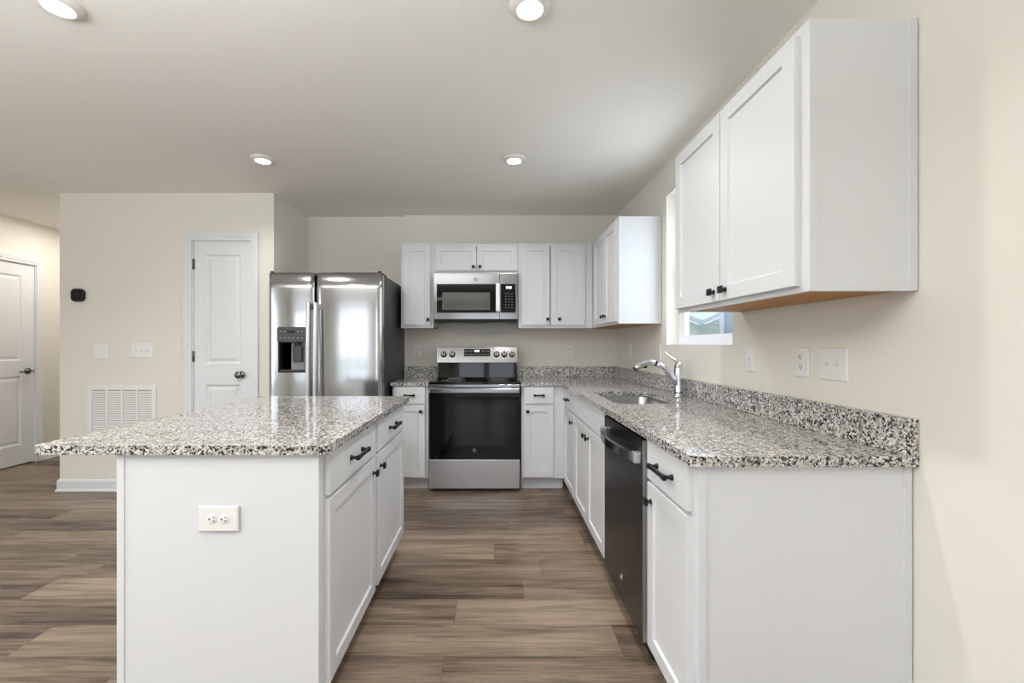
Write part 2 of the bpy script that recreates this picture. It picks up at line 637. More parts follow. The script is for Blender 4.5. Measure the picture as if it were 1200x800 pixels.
# doors ---------------------------------------------------------------
def panel_door(name, w, h, t, panels, label):
    """moulded two-panel leaf; local x 0..w, front at y=0, back at y=t"""
    b = MB()
    holes = [rect(*p) for p in panels]
    b.prism(rect(0, w, 0, h), holes, 0, t, fXZ)
    for x0, x1, z0, z1 in panels:
        bb = bmesh.new()

        def ring(i, y):
            return [bb.verts.new(p) for p in ((x0 + i, y, z0 + i), (x1 - i, y, z0 + i), (x1 - i, y, z1 - i), (x0 + i, y, z1 - i))]
        R = [ring(0, 0.0), ring(0.010, 0.010), ring(0.020, 0.011), ring(0.045, 0.003)]
        for A, B in zip(R, R[1:]):
            for i in range(4):
                bb.faces.new((A[i], A[(i + 1) % 4], B[(i + 1) % 4], B[i]))
        bb.faces.new(R[-1])
        b._merge(bb)
    o = b.build(name, TRIM)
    return struct(o, label, 'door')


def egg_knob(parent, x, z, m):
    h = MB()
    h.lathe([(0, 0.0), (0.030, 0.0), (0.030, -0.006), (0.024, -0.010), (0.010, -0.012), (0.010, -0.030), (0.020, -0.036),
             (0.029, -0.048), (0.030, -0.056), (0.022, -0.066), (0, -0.068)], (x, 0, z), 'y', 28)
    return h.build('door_knob', m, parent)


def hinge(parent, x, z):
    h = MB()
    h.tube([(x, -0.006, z - 0.045), (x, -0.006, z + 0.045)], 0.007, 10)
    h.box(x - 0.012, x + 0.012, -0.003, 0.002, z - 0.044, z + 0.044)
    return h.build('hinge', NICKEL, parent)


pd = panel_door('door_1', 0.485, 2.10, 0.035, [(0.100, 0.395, 1.063, 1.985), (0.100, 0.395, 0.20, 0.885)], 'narrow white two-panel pantry door')
pd.location = (-2.548, YP + 0.012, 0.008)
egg_knob(pd, 0.405, 0.97, NICKEL)
for z in (1.905, 1.125, 0.25):
    hinge(pd, -0.004, z)
lp = MB(); lp.box(0.4845, 0.4885, -0.002, 0.012, 0.95, 0.99)
lp.build('latch_plate', NICKEL, pd)


def casing(name, fn, a0, a1, ztop, t_face, sgn, label, w=0.062):
    """moulded door casing round an opening; sgn points out of the wall"""
    m = MB()
    for i0, i1, th in ((0.0, w, 0.012), (w * 0.42, w - 0.0006, 0.018), (w * 0.80, w - 0.0012, 0.021)):
        o0, o1 = a0 - i1, a1 + i1
        u0, u1 = a0 - i0, a1 + i0
        out = [(o0, 0), (u0, 0), (u0, ztop + i0), (u1, ztop + i0), (u1, 0), (o1, 0), (o1, ztop + i1), (o0, ztop + i1)]
        m.prism(out, [], t_face + sgn * 0.0005, t_face + sgn * th, fn)
    return struct(m.build(name, TRIM), label, 'trim')


def jamb(name, fn, a0, a1, ztop, t0, t1, label):
    m = MB()
    e = 0.012
    m.prism([(a0, 0), (a0 + e, 0), (a0 + e, ztop - e), (a1 - e, ztop - e), (a1 - e, 0), (a1, 0), (a1, ztop), (a0, ztop)], [], t0, t1, fn)
    return struct(m.build(name, TRIM), label, 'trim')


casing('trim_2', fXZ, PD[0] + 0.006, PD[1] - 0.006, PD[3] - 0.006, YP, -1, 'white moulded casing of the pantry door')
jamb('trim_3', fXZ, PD[0], PD[1], PD[3], YP, YP + 0.115, 'white pantry door jamb')
ld = panel_door('door_2', 0.752, 2.05, 0.035, [(0.12, 0.632, 1.06, 1.93), (0.12, 0.632, 0.20, 0.90)], 'white two-panel hallway door at the left edge')
ld.location = (XL - 0.012, 3.749, 0.010)
ld.rotation_euler = (0, 0, PI / 2)
# local -y faces +X after this turn
lv = MB()
lv.lathe([(0, 0), (0.032, 0), (0.032, -0.006), (0.026, -0.010), (0.011, -0.012), (0.011, -0.045)], (0.69, 0, 0.95), 'y', 24)
lv.tube([(0.695, -0.046, 0.950), (0.66, -0.050, 0.951), (0.61, -0.050, 0.948), (0.575, -0.046, 0.944)], [0.011, 0.0105, 0.009, 0.008], 12)
lv.build('door_lever', NICKEL, ld)
lp = MB(); lp.box(0.7515, 0.7565, -0.002, 0.012, 0.92, 0.98)
lp.build('latch_plate', NICKEL, ld)
casing('trim_4', fYZ, LD[0] + 0.006, LD[1] - 0.006, LD[3] - 0.006, XL, 1, 'white moulded casing of the hallway door')
jamb('trim_5', fYZ, LD[0], LD[1], LD[3], XL - 0.14, XL, 'white hallway door jamb')
struct(MB().box(XL - 0.16, XL - 0.142, LD[0] - 0.1, LD[1] + 0.1, 0, LD[3] + 0.1).build('wall_closet', WALL))
casing('trim_6', fYZ, 4.85, 5.70, 2.07, XL, 1, 'white casing of a second hallway doorway')
# second door further down the hall, closed
sd = panel_door('door_4', 0.84, 2.06, 0.006, [(0.12, 0.72, 1.06, 1.93), (0.12, 0.72, 0.20, 0.90)], 'second hallway door')
sd.location = (XL + 0.0075, 4.855, 0.006)
sd.rotation_euler = (0, 0, PI / 2)


def baseboard(name, pts, label):
    """pts: plan polyline; board stands on the right-hand side of the walk along it"""
    m = MB()
    prof = [(0.0005, 0), (0.022, 0), (0.020, 0.012), (0.013, 0.018), (0.013, 0.082), (0.009, 0.092), (0.0005, 0.100)]
    n = len(pts)
    norm = []
    for i in range(n - 1):
        d = (Vector(pts[i + 1]) - Vector(pts[i])).normalized()
        norm.append(Vector((d.y, -d.x)))
    rings = []
    for i in range(n):
        if i == 0:
            nn = norm[0]
        elif i == n - 1:
            nn = norm[-1]
        else:
            nn = (norm[i - 1] + norm[i])
            nn = nn / max(nn.dot(norm[i]), 0.2)
        rings.append([m.bm.verts.new((pts[i][0] + nn.x * r, pts[i][1] + nn.y * r, z + 0.0005)) for r, z in prof])
    for A, B in zip(rings, rings[1:]):
        for k in range(len(prof)):
            k2 = (k + 1) % len(prof)
            m.bm.faces.new((A[k], A[k2], B[k2], B[k]))
    m.bm.faces.new(rings[0])
    m.bm.faces.new(rings[-1][::-1])
    return struct(m.build(name, TRIM), label, 'baseboard')


baseboard('baseboard_pantry', [(XP0, 6.0), (XP0, YP), (PD[0] - 0.058, YP)], 'white baseboard round the pantry corner')
baseboard('baseboard_pantry_right', [(PD[1] + 0.058, YP), (XP1, YP), (XP1, YA), (-0.91, YA)], 'white baseboard right of the pantry door')
baseboard('baseboard_hall', [(XL, LD[1] + 0.06), (XL, 4.78)], 'white baseboard in the hallway')
baseboard('baseboard_left', [(XL, YR), (XL, LD[0] - 0.06)], 'white baseboard of the living area')
baseboard('baseboard_right', [(XW, 1.20), (XW, YR)], 'white baseboard right of the camera')

# ------------------------------------------------------------------ cabinets
STEEL_GROUP = None


def knob(parent, x, z, y=0.0, s=0.027):
    k = MB()
    k.lathe([(0, 0), (0.010, 0), (0.010, -0.003), (0.006, -0.006), (0.006, -0.016)], (x, y, z), 'y', 16)
    k.box(x - s / 2, x + s / 2, y - 0.026, y - 0.015, z - s / 2, z + s / 2, 0.0025)
    return k.build('knob', BLACK, parent)


def pull(parent, x, z, y=0.0, L=0.15):
    k = MB()
    r = 0.0065
    k.box(x - L / 2, x + L / 2, y - 0.034, y - 0.023, z - r, z + r, 0.002)
    for s in (-1, 1):
        cx = x + s * (L / 2 - 0.012)
        k.lathe([(0, 0), (0.0105, 0), (0.0095, -0.004), (0.006, -0.012), (0.006, -0.026)], (cx, y, z), 'y', 14)
        k.box(cx - 0.011, cx + 0.011, y - 0.035, y - 0.022, z - 0.0085, z + 0.0085, 0.002)
    return k.build('pull_handle', BLACK, parent)


DT = 0.0195      # door thickness


def cabinet(name, label, group, loc, rotz, w, d, z0, z1, doors, drawers, base=True, stiles=(0.04, 0.04), end_panel=None,
            under=False):
    """local: x 0..w along the face, face at y=0, depth to +y, z from the thing's base"""
    t = thing(name, label, 'cabinet', loc, rotz, group)
    b = MB()
    e = 0.016
    if base:
        side = [(0, 0.105), (0.075, 0.105), (0.075, 0), (d, 0), (d, z1), (0, z1)]
    else:
        side = [(0.019, z0 + 0.013), (d, z0 + 0.013), (d, z1), (0.019, z1)]
    for x0 in (0, w - e):
        b.prism(side, [], x0, x0 + e, lambda u, v, tt: (tt, u, v))
    zb = 0.105 if base else z0 + 0.013
    if not base:
        b.box(e, w - e, 0.019, d - 0.006, z1 - e, z1)
    else:
        b.box(e, w - e, d - 0.10, d - 0.006, z1 - e, z1)
    b.box(e, w - e, d - 0.006, d, zb, z1)
    fz0 = 0.105 if base else z0
    # face frame
    q0, q1 = (e, w - e) if base else (0, w)
    b.box(q0, stiles[0], 0, 0.019, fz0, z1)
    b.box(w - stiles[1], q1, 0, 0.019, fz0, z1)
    b.box(stiles[0], w - stiles[1], 0, 0.019, z1 - 0.03, z1)
    b.box(stiles[0], w - stiles[1], 0, 0.019, fz0, fz0 + 0.04)
    if drawers:
        b.box(stiles[0], w - stiles[1], 0, 0.019, 0.712, 0.748)
    b.build('body', CAB, t)
    pb = MB()
    if base:
        pb.box(e, w - e, 0.019, d - 0.006, zb, zb + 0.012)
    else:
        pb.box(0, w, 0.0192, d, z0 + 0.006, z0 + 0.0125)
    po = pb.build('bottom_panel', RAWWOOD if under else CAB, t)
    if under:
        po['label'] = 'unpainted brown wood underside'
    if base:
        tk = MB(); tk.box(e, w - e, 0.070, 0.082, 0, 0.105)
        if not under:
            tk.box(e, w - e, 0.063, 0.0695, 0.0, 0.018)
        tk.build('toe_kick', CAB, t)
    for dd in doors:
        x0, x1, a0, a1, kx, kz = dd
        m = MB(); m.panel_front(x0, x1, a0, a1, -DT, -0.0005, 0.052)
        o = m.build('door', CAB, t)
        if kx is not None:
            knob(o, kx, kz, -DT)
    for dr in drawers:
        x0, x1, a0, a1, L = dr
        m = MB(); m.box(x0, x1, -DT, -0.0005, a0, a1, 0.0018)
        o = m.build('drawer_front' if L else 'false_drawer_front', CAB, t)
        if L:
            pull(o, (x0 + x1) / 2, (a0 + a1) / 2, -DT, L)
    if end_panel:
        x0, x1, pz0 = end_panel
        m = MB()
        m.box(x0, x1, 0.0, d - 0.001, pz0, z1)
        xs = x1 if x0 > 0 else x0
        s = 1 if x0 > 0 else -1
        q = sorted((xs, xs + s * 0.0045))
        m.box(q[0], q[1], 0.0, 0.022, pz0, z1)
        m.box(q[0], q[1], d - 0.023, d - 0.001, pz0, z1)
        m.build('end_panel', CAB, t)
    return t


DZ = (0.118, 0.724)      # base door z
WZ = (0.737, 0.878)      # drawer front z
G_BASE = 'white base cabinets along the walls'
ZT = 0.883
# right run: local x runs towards the camera, face X = 0.586
XF = 0.586
D = XW - XF - 0.004


def right_cab(label, yf, yn, doors, drawers, **kw):
    W = yf - yn
    dd = [(yf - a, yf - b_, DZ[0], DZ[1], None if k is None else yf - k, 0.662) for a, b_, k in doors]
    rr = [(yf - a, yf - b_, WZ[0], WZ[1], L) for a, b_, L in drawers]
    return cabinet('base_cabinet', label, G_BASE, (XF, yf, 0), -PI / 2, W, D, 0, ZT, dd, rr, **kw)


right_cab('narrow white drawer base cabinet in the far right corner, beside the sink cabinet', 4.215, 3.062,
          [(3.50, 3.082, 3.118)], [(3.50, 3.082, 0.10)], stiles=(0.72, 0.04))
right_cab('white double-door sink base cabinet with plain false drawer front', 3.060, 2.212,
          [(3.046, 2.632, 2.672), (2.628, 2.224, 2.585)], [(3.046, 2.224, 0)])
right_cab('white one-drawer base cabinet nearest the camera, right of the dishwasher', 1.604, 1.246,
          [(1.588, 1.262, 1.548)], [(1.588, 1.262, 0.15)], end_panel=(0.3585, 0.3745, 0.0))
# back run
YF = 3.60
DB = YB - YF - 0.004


def back_cab(label, x0, x1, doors, drawers, **kw):
    dd = [(a - x0, b_ - x0, DZ[0], DZ[1], k - x0, 0.672) for a, b_, k in doors]
    rr = [(a - x0, b_ - x0, WZ[0], WZ[1], L) for a, b_, L in drawers]
    return cabinet('base_cabinet', label, G_BASE, (x0, YF, 0), 0, x1 - x0, DB, 0, ZT, dd, rr, **kw)


back_cab('white one-drawer base cabinet between refrigerator and range', -0.864, -0.560, [(-0.845, -0.588, -0.621)], [(-0.845, -0.588, 0.095)])
back_cab('white one-drawer base cabinet right of the range', 0.224, 0.5845, [(0.246, 0.492, 0.274)], [(0.246, 0.492, 0.095)], stiles=(0.04, 0.11))

# island, face towards +X
G_ISL = 'white cabinets of the island'
XI, DI = -0.560, 0.6424


def island_cab(label, y0, y1, door, kx, **kw):
    return cabinet('island_cabinet', label, G_ISL, (XI, y0, 0), PI / 2, y1 - y0, DI, 0, ZT,
                   [(door[0] - y0, door[1] - y0, DZ[0], DZ[1], kx - y0, 0.662)],
                   [(door[0] - y0, door[1] - y0, WZ[0], WZ[1], 0.155)], **kw)


island_cab('white island cabinet at the near end, with the outlet in its side', 1.378, 1.952, (1.400, 1.932), 1.892, end_panel=(-0.018, -0.0005, 0.0))
island_cab('white island cabinet at the far end, towards the range', 1.954, 2.560, (1.974, 2.530), 2.014)

# upper cabinets
G_UP = 'white upper cabinets'
UZ0, UZ1 = 1.384, 2.157
UH = UZ1 - UZ0
YU = 3.898


def upper_back(label, x0, x1, z0, doors, kz, **kw):
    dd = [(a - x0, b_ - x0, 0.026, UZ1 - z0 - 0.022, k - x0, kz - z0) for a, b_, k in doors]
    return cabinet('upper_cabinet', label, G_UP, (x0, YU, z0), 0, x1 - x0, YB - YU - 0.003, 0, UZ1 - z0, dd, [], base=False, under=True, **kw)


upper_back('narrow single-door white upper cabinet left of the microwave', -0.857, -0.562, UZ0, [(-0.832, -0.585, -0.607)], 1.459)
upper_back('short two-door white upper cabinet above the microwave', -0.561, 0.214, 1.880,
           [(-0.540, -0.168, -0.196), (-0.164, 0.200, -0.136)], 1.938)
upper_back('two-door white upper cabinet right of the microwave', 0.215, 0.888, UZ0,
           [(0.240, 0.499, 0.478), (0.507, 0.822, 0.585)], 1.464, stiles=(0.04, 0.066))
XU = 0.893


def upper_right(label, yf, yn, doors, kz, **kw):
    dd = [(yf - a, yf - b_, 0.018, UH - 0.024, yf - k, kz - UZ0) for a, b_, k in doors]
    return cabinet('upper_cabinet', label, G_UP, (XU, yf, UZ0), -PI / 2, yf - yn, XW - XU - 0.003, 0, UH, dd, [], base=False, under=True, **kw)


upper_right('two-door white upper cabinet in the corner, left of the window', 4.215, 3.095,
            [(3.775, 3.412, 3.450), (3.408, 3.108, 3.370)], 1.457, stiles=(0.44, 0.02), end_panel=(1.1205, 1.138, 0.0))
upper_right('large two-door white upper cabinet nearest the camera, over the right counter', 2.082, 1.232,
            [(2.066, 1.662, 1.702), (1.656, 1.247, 1.618)], 1.440, stiles=(0.04, 0.04), end_panel=(0.8505, 0.8675, 0.0))

# ------------------------------------------------------------------ countertops
CT0, CT1 = 0.884, 0.914


def arc(cx, cy, r, a0, a1, n=6):
    return [(cx + r * math.cos(math.radians(a0 + (a1 - a0) * k / n)), cy + r * math.sin(math.radians(a0 + (a1 - a0) * k / n))) for k in range(n + 1)]


SINK = (0.655, 1.030, 2.285, 2.895)
out = arc(0.556 + 0.02, 1.208 + 0.02, 0.02, 180, 270) + [(XW - 0.001, 1.208), (XW - 0.001, YB - 0.001), (0.218, YB - 0.001), (0.218, 3.572), (0.556, 3.572)]
ct = MB().prism(out, [rrect(*SINK, 0.07)[::-1]], CT0, CT1, fXY).build('countertop', GRANITE, bev=0.004)
tag(ct, 'long L-shaped grey speckled granite countertop with the sink cut into it', 'countertop')
MB().box(XW - 0.031, XW - 0.001, 1.208, YB - 0.001, CT1 + 0.0003, 1.020).build('backsplash', GRANITE, ct, bev=0.003)
MB().box(0.218, XW - 0.0315, YB - 0.031, YB - 0.001, CT1 + 0.0003, 1.020).build('backsplash', GRANITE, ct, bev=0.003)
ct2 = MB().box(-0.879, -0.558, 3.572, YB - 0.001, CT0, CT1).build('countertop', GRANITE, bev=0.004)
tag(ct2, 'short speckled granite countertop between refrigerator and range', 'countertop')
MB().box(-0.879, -0.560, YB - 0.031, YB - 0.001, CT1 + 0.0003, 1.020).build('backsplash', GRANITE, ct2, bev=0.003)
ct3 = MB().prism(rrect(-1.457, -0.525, 1.339, 2.633, 0.022), [], CT0, CT1, fXY).build('countertop', GRANITE, bev=0.004)
tag(ct3, 'large speckled granite countertop overhanging the kitchen island', 'countertop')

# ------------------------------------------------------------------ sink and faucet
sk = thing('sink', 'stainless undermount sink set into the granite counter', 'sink', ((SINK[0] + SINK[1]) / 2, (SINK[2] + SINK[3]) / 2, 0.70))
hx, hy = (SINK[1] - SINK[0]) / 2 + 0.006, (SINK[3] - SINK[2]) / 2 + 0.006
bm_ = MB()
rings = []
for ins, z, r in ((0.0, 0.1835, 0.075), (0.004, 0.175, 0.075), (0.008, 0.03, 0.070), (0.020, 0.008, 0.06), (0.045, 0.0, 0.05), (0.12, -0.004, 0.03)):
    rings.append([bm_.bm.verts.new((x, y, z)) for x, y in rrect(-hx + ins, hx - ins, -hy + ins, hy - ins, r)])
for A, B in zip(rings, rings[1:]):
    for k in range(len(A)):
        f = bm_.bm.faces.new((A[k], A[(k + 1) % len(A)], B[(k + 1) % len(A)], B[k])); f.smooth = True
bm_.bm.faces.new(rings[-1])
so = bm_.build('basin', SINKM, sk)
md = so.modifiers.new('thick', 'SOLIDIFY'); md.thickness = 0.0015; md.offset = -1
MB().lathe([(0, 0.002), (0.030, 0.002), (0.042, 0.004), (0.044, 0.0), (0.044, -0.003)], (0, 0.05, -0.0025), 'z', 28).build('drain', CHROME, sk)

FX, FYc = 1.118, 2.60
fa = thing('faucet', 'chrome pull-out kitchen faucet behind the sink', 'faucet', (FX, FYc, CT1))
MB().lathe([(0, 0.0005), (0.029, 0.0005), (0.029, 0.006), (0.025, 0.011), (0.0235, 0.016), (0.0235, 0.10), (0.0245, 0.150), (0.024, 0.185), (0.019, 0.203), (0.010, 0.211), (0, 0.212)],
           (0, 0, 0), 'z', 32).build('faucet_body', CHROME, fa)
MB().lathe([(0.0243, 0.024), (0.0255, 0.025), (0.0255, 0.029), (0.0243, 0.030)], (0, 0, 0), 'z', 32).build('collar_ring', BLACK, fa)
sp = MB()
sp.tube([(-0.010, 0, 0.075), (-0.035, 0, 0.105), (-0.060, 0, 0.142), (-0.085, 0, 0.172), (-0.112, 0, 0.192), (-0.135, 0, 0.203)],
        [0.019, 0.019, 0.0185, 0.018, 0.0175, 0.017], 18)
sp.build('spout', CHROME, fa)
MB().tube([(-0.134, 0, 0.2025), (-0.140, 0, 0.2045)], 0.0178, 18).build('joint_ring', BLACK, fa)
sh = MB()
sh.tube([(-0.139, 0, 0.204), (-0.165, 0, 0.208), (-0.195, 0, 0.206), (-0.222, 0, 0.198), (-0.246, 0, 0.184), (-0.262, 0, 0.168)],
        [0.0172, 0.0185, 0.0195, 0.0205, 0.021, 0.0205], 18)
sho = sh.build('spray_head', CHROME, fa)
MB().tube([(-0.2625, 0, 0.1675), (-0.266, 0, 0.1635)], [0.0185, 0.017], 16).build('spray_nozzle', BLACK, sho)
MB().box(-0.222, -0.192, -0.008, 0.008, 0.175, 0.188, 0.003).build('spray_button', BLACK, sho)
lv = MB()
lv.tube([(-0.002, 0, 0.200), (-0.012, 0, 0.217), (-0.035, 0, 0.232), (-0.060, 0, 0.248), (-0.078, 0, 0.264), (-0.085, 0, 0.276)],
        [0.013, 0.0095, 0.0062, 0.0055, 0.0055, 0.0045], 14)
lv.build('lever', CHROME, fa)


# ------------------------------------------------------------------ badges
def badge(parent, origin, axis_fn, r, m=CHROME, ring_only=False):
    """round maker's emblem: a ring with two looping script letters inside"""
    b = MB()
    n = 28

    def P(u, v, o):
        return axis_fn(origin[0] + u, origin[1] + v, o)
    b.tube([P(r * math.cos(2 * PI * k / n), r * math.sin(2 * PI * k / n), 0.0015) for k in range(n + 1)], r * 0.10, 8, False)
    curls = [[(-0.05, 0.45), (-0.30, 0.52), (-0.55, 0.20), (-0.50, -0.25), (-0.20, -0.35), (-0.05, -0.05), (-0.25, 0.05), (-0.10, -0.30), (-0.25, -0.60)],
             [(0.50, 0.40), (0.25, 0.50), (0.12, 0.28), (0.32, 0.10), (0.10, -0.05), (0.08, -0.35), (0.35, -0.45), (0.58, -0.20)]]
    for c in curls:
        b.tube([P(u * r, v * r, 0.0015) for u, v in c], r * 0.075, 6)
    return b.build('maker_badge', m, parent)


# ------------------------------------------------------------------ refrigerator
fx0, fx1, fyf, fyb = -1.805, -0.893, 3.375, 4.235
fr = thing('refrigerator', 'side-by-side stainless steel refrigerator with ice dispenser', 'refrigerator', (0, 0, 0))
MB().box(fx0 + 0.004, fx1 - 0.002, fyf + 0.075, fyb, 0.02, 1.790, 0.004).build('cabinet_body', FSIDE, fr)
gb = MB(); gb.box(fx0 + 0.01, fx1 - 0.01, fyf + 0.03, fyf + 0.074, 0.012, 0.075, 0.003)
for k in range(4):
    gb.box(fx0 + 0.03, fx1 - 0.03, fyf + 0.024, fyf + 0.031, 0.020 + k * 0.013, 0.027 + k * 0.013)
gb.build('base_grille', DARK, fr)
for x in (fx0 + 0.10, fx1 - 0.10):
    MB().lathe([(0, 0), (0.02, 0), (0.02, 0.02), (0, 0.02)], (x, fyf + 0.25, 0.0), 'z', 14).build('leveling_foot', DARK, fr)


def fridge_door(name, x0, x1, hole=None):
    z0, z1 = 0.085, 1.803
    n = 20
    xs = [x0 + (x1 - x0) * k / n for k in range(n + 1)]
    zs = [z0 + (z1 - z0) * k / 14 for k in range(15)]
    if hole:
        for h in hole[:2]:
            i = min(range(len(xs)), key=lambda q: abs(xs[q] - h)); xs[i] = h
        for h in hole[2:]:
            i = min(range(len(zs)), key=lambda q: abs(zs[q] - h)); zs[i] = h

    def yf(x):
        u = (x - x0) / (x1 - x0)
        edge = min(u, 1 - u) * (x1 - x0)
        rnd = 0.016 * (1 - min(edge / 0.022, 1)) ** 2
        return fyf + 0.016 - 0.016 * math.sin(PI * u) ** 0.8 + rnd if 0 < u < 1 else fyf + 0.032
    m = MB()
    b = m.bm
    G = {}
    for i, x in enumerate(xs):
        for j, z in enumerate(zs):
            G[i, j] = b.verts.new((x, yf(x), z))
    B = {}
    for i, x in enumerate(xs):
        for j, z in enumerate(zs):
            if i in (0, n) or j in (0, len(zs) - 1):
                B[i, j] = b.verts.new((x, fyf + 0.070, z))
    for i in range(n):
        for j in range(len(zs) - 1):
            if hole and xs[i] >= hole[0] - 1e-6 and xs[i + 1] <= hole[1] + 1e-6 and zs[j] >= hole[2] - 1e-6 and zs[j + 1] <= hole[3] + 1e-6:
                continue
            f = b.faces.new((G[i, j], G[i + 1, j], G[i + 1, j + 1], G[i, j + 1])); f.smooth = True
    J = len(zs) - 1
    for i in range(n):
        b.faces.new((G[i, 0], B[i, 0], B[i + 1, 0], G[i + 1, 0]))
        b.faces.new((G[i, J], G[i + 1, J], B[i + 1, J], B[i, J]))
    for j in range(J):
        b.faces.new((G[0, j], G[0, j + 1], B[0, j + 1], B[0, j]))
        b.faces.new((G[n, j], B[n, j], B[n, j + 1], G[n, j + 1]))
    loop = [B[i, 0] for i in range(n + 1)] + [B[n, j] for j in range(1, J + 1)] + [B[i, J] for i in range(n - 1, -1, -1)] + [B[0, j] for j in range(J - 1, 0, -1)]
    b.faces.new(loop)
    return m.build(name, FSTEEL, fr)


DH = (-1.717, -1.503, 1.010, 1.372)
dl = fridge_door('freezer_door', -1.803, -1.436, DH)
dr_ = fridge_door('fresh_food_door', -1.428, -0.895)


def bar_handle(parent, x):
    h = MB()
    pts = []
    for k in range(17):
        u = k / 16
        pts.append((x, fyf - 0.045 - 0.012 * math.sin(PI * u), 0.50 + 1.06 * u))
    w = 0.0155
    prev = None
    for p in pts:
        q = [h.bm.verts.new((p[0] + a * w, p[1] + c, p[2])) for a, c in ((-1, 0.010), (-0.8, -0.006), (0, -0.011), (0.8, -0.006), (1, 0.010))]
        if prev:
            for i in range(5):
                f = h.bm.faces.new((prev[i], prev[(i + 1) % 5], q[(i + 1) % 5], q[i])); f.smooth = i < 4
        else:
            h.bm.faces.new(q)
        prev = q
    h.bm.faces.new(prev[::-1])
    for z in (0.525, 1.535):
        h.box(x - 0.012, x + 0.012, fyf - 0.040, fyf + 0.028, z - 0.022, z + 0.022, 0.003)
    return h.build('bar_handle', HANDLE, parent)


bar_handle(dl, -1.459)
bar_handle(dr_, -1.403)
# dispenser
ds = MB()
ds.prism(rect(DH[0], DH[1], DH[2], DH[3]), [rect(DH[0] + 0.008, DH[1] - 0.008, DH[2] + 0.012, 1.250)], fyf + 0.010, fyf + 0.022, fXZ)
ds.box(DH[0] + 0.001, DH[1] - 0.001, fyf + 0.070, fyf + 0.074, DH[2], 1.252)
for x in (DH[0] + 0.001, DH[1] - 0.009):
    ds.box(x, x + 0.008, fyf + 0.018, fyf + 0.072, DH[2], 1.252)
ds.box(DH[0] + 0.001, DH[1] - 0.001, fyf + 0.018, fyf + 0.072, 1.247, 1.254)
ds.box(DH[0] + 0.001, DH[1] - 0.001, fyf + 0.018, fyf + 0.072, DH[2], DH[2] + 0.010)
do = ds.build('ice_dispenser', DARK, dl)
cp = MB(); cp.prism([(DH[0] - 0.004, 1.252), (DH[1] + 0.004, 1.252), (DH[1] + 0.006, 1.362)] + [(DH[1] + 0.006 - (DH[1] - DH[0] + 0.012) * k / 8, 1.362 + 0.012 * math.sin(PI * k / 8)) for k in range(1, 8)] + [(DH[0] - 0.006, 1.362)], [],
                    fyf - 0.003, fyf + 0.0095, fXZ)
cp.build('dispenser_panel', GREYP, dl, bev=0.002)
MB().box(-1.642, -1.580, fyf - 0.0045, fyf - 0.0035, 1.326, 1.342).build('dispenser_display', DARK, dl)
ic = MB()
for k in range(6):
    ic.box(-1.700 + k * 0.034, -1.690 + k * 0.034, fyf - 0.0042, fyf - 0.0034, 1.282, 1.288)
    if k in (0, 1, 4, 5):
        ic.box(-1.700 + k * 0.034, -1.692 + k * 0.034, fyf - 0.0042, fyf - 0.0034, 1.332, 1.339)
ic.build('dispenser_icons', ICON, dl)
pp = MB(); pp.box(-1.617, -1.540, fyf + 0.028, fyf + 0.044, 1.095, 1.225, 0.006)
pp.tube([(-1.580, fyf + 0.045, 1.245), (-1.580, fyf + 0.030, 1.222)], [0.022, 0.016], 14)
pp.build('dispenser_paddle', GREYP, dl)
MB().box(-1.640, -1.518, fyf + 0.060, fyf + 0.0695, 1.022, 1.247, 0.003).build('dispenser_back_plate', LGREY, dl)
tr = MB(); tr.box(DH[0] + 0.010, DH[1] - 0.010, fyf + 0.012, fyf + 0.060, DH[2] + 0.0105, DH[2] + 0.020, 0.002)
for k in range(8):
    tr.box(-1.70 + k * 0.024, -1.692 + k * 0.024, fyf + 0.016, fyf + 0.056, DH[2] + 0.020, DH[2] + 0.023)
tr.build('drip_tray', GREYP, dl)
badge(dr_, (-1.015, 1.728), lambda u, v, o: (u, fyf + 0.0085 - o * 0.6, v), 0.019, BADGE)
for x, s in ((fx0 + 0.02, 1), (fx1 - 0.03, -1)):
    h = MB(); h.box(x - 0.018, x + 0.028, fyf + 0.03, fyf + 0.15, 1.7905, 1.8025, 0.002)
    h.tube([(x, fyf + 0.045, 1.803), (x, fyf + 0.045, 1.820)], 0.013, 14)
    h.build('top_hinge_cover', DARK, fr)

# ------------------------------------------------------------------ range
rx0, rx1 = -0.549, 0.210
RYF = 3.560                              # door front
rg = thing('range', 'freestanding stainless electric range with black glass oven door', 'range', (0, 0, 0))
MB().box(rx0 + 0.003, rx1 - 0.003, RYF + 0.045, 4.19, 0.03, 0.900, 0.003).build('oven_body', DARK, rg)
for x in (rx0 + 0.05, rx1 - 0.05):
    for y in (RYF + 0.10, 4.12):
        MB().lathe([(0, 0), (0.018, 0), (0.014, 0.03), (0, 0.03)], (x, y, 0), 'z', 14).build('leveling_foot', DARK, rg)
cm = MB(); cm.box(rx0, rx1, RYF + 0.012, 4.10, 0.9005, 0.921, 0.004)
ck = cm.build('cooktop', BGLASS, rg)
for cx, cy, r in ((-0.36, 3.72, 0.105), (0.03, 3.72, 0.085), (-0.36, 3.96, 0.075), (0.03, 3.96, 0.105)):
    for rr in (r, r * 0.62):
        bn = MB()
        bn.lathe([(rr - 0.0015, 0.9212), (rr - 0.0015, 0.9216), (rr + 0.0015, 0.9216), (rr + 0.0015, 0.9212)], (cx, cy, 0), 'z', 40)
        bn.build('burner_ring', ICON, ck)
